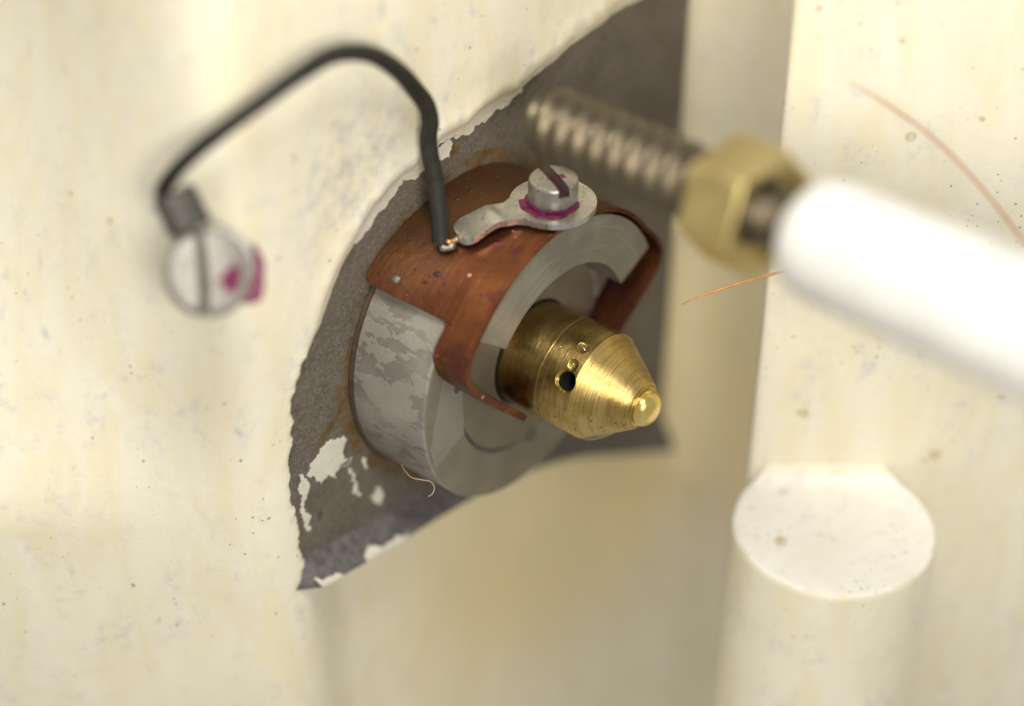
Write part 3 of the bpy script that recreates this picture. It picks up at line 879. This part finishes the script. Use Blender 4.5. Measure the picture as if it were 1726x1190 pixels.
bevel(lugm, 0.018, 2, 60)
# bent end with stripped, soldered conductor
wend_w = at(748, 408, 2.12)
LMI = LM.inverted()
e_in = Vector((LLEN-0.10, 0, lug_z(LLEN)+0.05))
hook = spline([e_in, e_in+Vector((0.14, 0.03, -0.05)), LMI @ at(758, 417, 2.15), LMI @ at(747, 417, 2.13), LMI @ at(744, 407, 2.1)], 6)
mesh('solder_hook', *tube_data(hook, [0.062+0.012*math.sin(i*.8) for i in range(len(hook))], 12), SOLDER, lugm)
mesh('conductor', *tube_data(spline([LMI @ at(752, 404, 2.16), LMI @ at(757, 408, 2.2), LMI @ at(766, 405, 2.14)], 4), 0.035, 8), STRAND, lugm)

# ------------------------------------------------------------------ slotted screw
SM = Matrix.Translation((sc.x, sc.y, LZ+LT)) @ Matrix.Rotation(0, 4, 'Z')
screw = thing('slotted_screw', 'slotted cheese head steel screw sealed with magenta lacquer on ring lug', 'screw', SM)
RH, HH = 0.405, 0.43
hprof = [(-0.01, 0), (-0.01, RH-0.01), (0.015, RH), (HH-0.05, RH-0.004), (HH-0.015, RH-0.02), (HH, RH-0.05), (HH+0.012, RH*0.6), (HH+0.015, 0)]
head = mesh('screw_head', *lathe_data(hprof, 72, False), STEEL, screw, None, True, 35)
p0, p1 = ray_level(920, 296, LZ+LT+HH), ray_level(958, 338, LZ+LT+HH)
sa = math.atan2(p1.y-p0.y, p1.x-p0.x); smid = (p0+p1)/2
slotm = Matrix.Translation((sc.x+0.0, sc.y, LZ+LT)) @ Matrix.Rotation(sa, 4, 'Z')
cut(head, mesh('cutter', *box_data(-1, 1, -0.095, 0.095, HH-0.17, 1), STEEL, None, slotm))
o = mesh('slot_dirt', *box_data(-0.37, 0.34, -0.09, 0.09, HH-0.18, HH-0.15), m_plain('dark red slot grime', (0.07, 0.012, 0.022), .4, 0, .5, .5, 12), head)
o.matrix_world = slotm
def blob(name, pts_, z0, z1, mat, parent, seed, amp=0.1):
    R = ragged(list(pts_)+[pts_[0]], amp, 3, seed)[:-1]
    return bevel(mesh(name, *prism_data([(p.x, p.y) for p in R], z0, z1), mat, parent, None, True, 30), 0.008, 1)
def lvl(px, py, z): 
    q = ray_level(px, py, LZ+LT+z); return (q.x-sc.x, q.y-sc.y)
blob('sealing_lacquer', [lvl(*p, 0.02) for p in [(874, 336), (890, 333), (900, 345), (930, 356), (958, 352), (974, 340), (972, 352), (955, 364), (930, 370), (905, 366), (882, 352)]], -0.005, 0.022, PINK, screw, 3, 0.08)
blob('sealing_lacquer', [lvl(*p, HH+.01) for p in [(937, 294), (950, 294), (955, 299), (945, 301)]], HH-0.01, HH+0.024, PINK, screw, 4)
bead = [(0.012+0.02*noise.noise(Vector((i*.5, 0, 0))), 0) for i in range(60)]
vb = spline([Vector(((RH+.012)*math.cos(a), (RH+.012)*math.sin(a), 0.03+0.015*math.sin(7*a))) for a in [math.radians(170+i*16) for i in range(12)]], 4)
mesh('lacquer_bead', *tube_data(vb, [0.030+0.014*noise.noise(Vector((i*.35, 1, 0))) for i in range(len(vb))], 8), m_plain('dark magenta lacquer bead', (0.13, 0.008, 0.055), .2, 0, .3, .5), screw)

# ------------------------------------------------------------------ wire
wp = [at(743, 408, 2.10), at(742, 385, 2.15), at(738, 340, 2.25), at(733, 300, 2.35), at(725, 262, 2.5), at(722, 232, 2.65), at(725, 205, 2.85), at(719, 178, 3.1), at(703, 155, 3.4),
      at(672, 120, 4.2), at(625, 92, 5.0), at(565, 92, 5.7), at(505, 125, 6.2), at(440, 172, 6.4), at(380, 216, 6.5), at(330, 255, 6.4), at(296, 288, 6.25), at(276, 318, 6.0), at(276, 338, 5.9)]
ws = spline(wp, 8)
w0 = ws[0].copy()
wire = mesh('insulated_wire', *tube_data([p-w0 for p in ws], [0.145 if i < 4 else 0.138-0.022*sm(i, 60, 110) for i in range(len(ws))], 20), WIRE, None, Matrix.Translation(w0))
tag(wire, 'dark grey insulated wire arching from solder lug to blurred terminal', 'wire')

# ------------------------------------------------------------------ terminal and screw near the camera, left
tz = 5.9
tcen = at(357, 457, tz)
view = (CAMP-tcen).normalized()
fx = Vector((1, 0, 0)); tn = (view+Vector((0.28, 0, 0.10))).normalized()
tx = (fx-tn*fx.dot(tn)).normalized(); ty = tn.cross(tx)
TM = frame(tcen, tx, ty, tn)
term = thing('crimp_terminal', 'blurred ring terminal with dark crimp sleeve, magenta lacquer at right edge', 'terminal', TM)
TI = TM.inverted()
rp = []
for i in range(49):
    a = 2*math.pi*i/48+math.radians(128); rp.append((0.05+0.60*math.cos(a), 0.04+0.60*math.sin(a)))
bevel(mesh('terminal_ring', *prism_data(rp[:-1], -0.16, -0.06), TIN, term, None, True, 30), 0.02)
cb_ = TI @ at(303, 358, tz-0.05); cdir = Vector((cb_.x, cb_.y, 0)).normalized(); cs = Vector((-cdir.y, cdir.x, 0))
neck = [Vector((0, 0, 0))+cdir*0.45-cs*0.27, cdir*0.45+cs*0.27, cdir*1.0+cs*0.22, cdir*1.0-cs*0.22]
bevel(mesh('terminal_neck', *prism_data([(p.x, p.y) for p in neck], -0.17, -0.03), TIN, term, None, True, 30), 0.02)
cc = Vector((cb_.x, cb_.y, -0.05))
CMx = frame(cc, cs, Vector((0, 0, 1)), cs.cross(Vector((0, 0, 1))))
oc = mesh('crimp_sleeve', *prism_data([(0.30*math.copysign(abs(math.cos(a))**0.6, math.cos(a)), 0.25*math.copysign(abs(math.sin(a))**0.6, math.sin(a))) for a in [2*math.pi*i/28 for i in range(28)]], -0.29, 0.29), CRIMP, term)
oc.matrix_local = CMx; bevel(oc, 0.05, 3)
# lacquer on the ring's right edge
R_ = ragged([(0.60, 0.42), (0.74, 0.20), (0.76, -0.12), (0.72, -0.38), (0.52, -0.44), (0.40, -0.40), (0.56, -0.2), (0.60, 0.1), (0.60, 0.42)], 0.07, 2, 5)[:-1]
bevel(mesh('sealing_lacquer', *prism_data([(p.x, p.y) for p in R_], -0.18, -0.02), PINK, term, None, True, 30), 0.02)
tsc = thing('terminal_screw', 'blurred round head slotted screw holding the left ring terminal', 'screw', TM @ Matrix.Translation((-0.06, -0.03, -0.05)))
hd = [(-0.02, 0), (-0.02, 0.60), (0.08, 0.62), (0.15, 0.60), (0.21, 0.54), (0.25, 0.42), (0.275, 0.22), (0.28, 0)]
hm = mesh('screw_head', *lathe_data(hd, 56, False), m_metal('scuffed dull screw head', (0.36, 0.34, 0.30), 0.48, 0.6, 0.8, 0.6), tsc, None, True, 40)
sl = tsc.matrix_world @ Matrix.Translation((-0.12, 0, 0)) @ Matrix.Rotation(math.radians(4), 4, 'Z')
cut(hm, mesh('cutter', *box_data(-0.075, 0.075, -1, 1, 0.12, 1), STEEL, None, sl))
o = mesh('slot_dirt', *box_data(-0.073, 0.073, -0.56, 0.56, 0.10, 0.15), m_plain('ochre slot dirt', (0.10, 0.085, 0.06), .7, 0, .4, .5, 9), hm); o.matrix_world = sl
R_ = ragged([(0.20, 0.02), (0.36, 0.14), (0.42, -0.10), (0.34, -0.28), (0.20, -0.26), (0.10, -0.12), (0.20, 0.02)], 0.1, 2, 6)[:-1]
vz = lambda x, y: 0.285-0.35*(x*x+y*y)**1.0
nP = len(R_)
mesh('sealing_lacquer', [(p.x, p.y, vz(p.x, p.y)+0.035) for p in R_]+[(p.x, p.y, vz(p.x, p.y)-0.06) for p in R_], [list(range(nP)), [nP+i for i in range(nP)][::-1]]+[(i, (i+1) % nP, nP+(i+1) % nP, nP+i) for i in range(nP)], PINK, tsc)
# standoff from the wall behind it
wl = Vector((tcen.x-0.2, -2.0, tcen.z)); sd = tsc.matrix_world.inverted() @ Vector((tcen.x-1.1, tcen.y+3.6, tcen.z-1.9))
mesh('screw_shank', *tube_data([Vector((0, 0, -0.02)), Vector((0.14, 0.04, -0.4)), tsc.matrix_world.inverted() @ (tcen-view*2.9+Vector((0.02, 0, 0)))], 0.30, 24), STEEL, tsc)

# ------------------------------------------------------------------ threaded rod, nut and insulator near the camera, right
r0 = at(922, 203, 4.2); r1 = at(1352, 388, 7.4)
rd = (r1-r0).normalized(); RLEN = (r1-r0).length
ry_ = (UP-rd*UP.dot(rd)).normalized(); rx_ = ry_.cross(rd)
RM = frame(r0, rx_, ry_, rd)
rod = thing('threaded_rod', 'blurred brown threaded metal rod with free end above the drum', 'rod', RM)
def thread(z0, z1, R, pitch, dep, n=48, per=8):
    v, f = [], []; m = int((z1-z0)/pitch*per)
    for i in range(m+1):
        z = z0+(z1-z0)*i/m
        for k in range(n):
            a = 2*math.pi*k/n; q = (z/pitch-k/n) % 1.0; tri = abs(q-0.5)*2
            e = sm(z, z0-0.02, z0+0.22); r = (R-dep*sm(tri, 0.15, 0.85))*(0.80+0.2*e)
            v.append((r*math.cos(a), r*math.sin(a), z))
    for i in range(m):
        for k in range(n):
            a, b = i*n+k, i*n+(k+1) % n; f.append((a, b, b+n, a+n))
    f.append(list(range(n))[::-1]); f.append([m*n+k for k in range(n)])
    return v, f
zn = 0.775*RLEN
mesh('coarse_thread', *thread(-0.05, zn+0.1, 0.55, 0.36, 0.15), ROD, rod, None, True, 60)
mesh('thin_thread', *thread(zn+0.1, RLEN+0.25, 0.40, 0.13, 0.05), ROD, rod, None, True, 60)
NM = RM @ Matrix.Translation((0, 0, zn+0.12)) @ Matrix.Rotation(math.radians(8), 4, 'Z')
nut = thing('brass_nut', 'large blurred brass hexagon nut on the threaded rod', 'nut', NM)
NT_, NR = 0.92, 0.90
hexo = [(NR*math.cos(math.pi/3*i), NR*math.sin(math.pi/3*i)) for i in range(6)]
nm = mesh('nut_body', *prism_data(hexo, -NT_/2, NT_/2), NUTM, nut, None, True, 20)
cut(nm, mesh('cutter', *lathe_data([(-1, 0), (-1, 0.39), (-0.2, 0.39), (0.28, 0.44), (0.30, 0.60), (1, 0.60), (1, 0)], 40, False), NUTM, None, NM))
bevel(nm, 0.05, 3, 35)
IM = RM @ Matrix.Translation((0, 0, RLEN+0.05))
insu = mesh('ceramic_insulator', *lathe_data([(0.0, 0), (0.0, 0.50), (0.03, 0.62), (0.12, 0.73), (0.28, 0.79), (0.6, 0.81), (6.5, 0.82), (6.5, 0)], 80, False), WHITE, None, IM)
tag(insu, 'out of focus glossy white ceramic insulator at the end of the threaded rod', 'insulator')

# ------------------------------------------------------------------ stray fibres
def fibre(name, pts_, r, mat, label, cat):
    P = spline(pts_, 8); b = P[0].copy()
    rr = [r*(0.45+0.55*sm(i/len(P), 0, .4)) for i in range(len(P))]
    o = mesh(name, *tube_data([p-b for p in P], rr, 8), mat, None, Matrix.Translation(b)); return tag(o, label, cat)
fibre('orange_fibre', [at(1149, 514, 1.5), at(1170, 503, 1.5), at(1205, 491, 1.45), at(1245, 478, 1.4), at(1290, 465, 1.3), at(1340, 453, 1.2), at(1400, 442, 1.0), at(1460, 436, .8)], 0.026, HAIR, 'thin orange fibre sticking out below the brass nut and insulator', 'fibre')
fibre('pale_hair', [at(676, 783, 1.0), at(684, 795, 1.1), at(694, 805, 1.1), at(712, 809, 1.1), at(726, 812, 1.1), at(732, 822, 1.15), at(729, 832, 1.2), at(722, 837, 1.2)], 0.007, PALEHAIR, 'fine pale curled hair at the bottom edge of the grey drum', 'hair')
fibre('copper_strand', [at(1430, 138, 4.2), at(1470, 160, 4.2), at(1510, 186, 4.2), at(1570, 230, 4.2), at(1640, 300, 4.2), at(1720, 400, 4.2), at(1800, 520, 4.2)], 0.022, STRAND, 'blurred thin copper strand above the white insulator', 'strand')
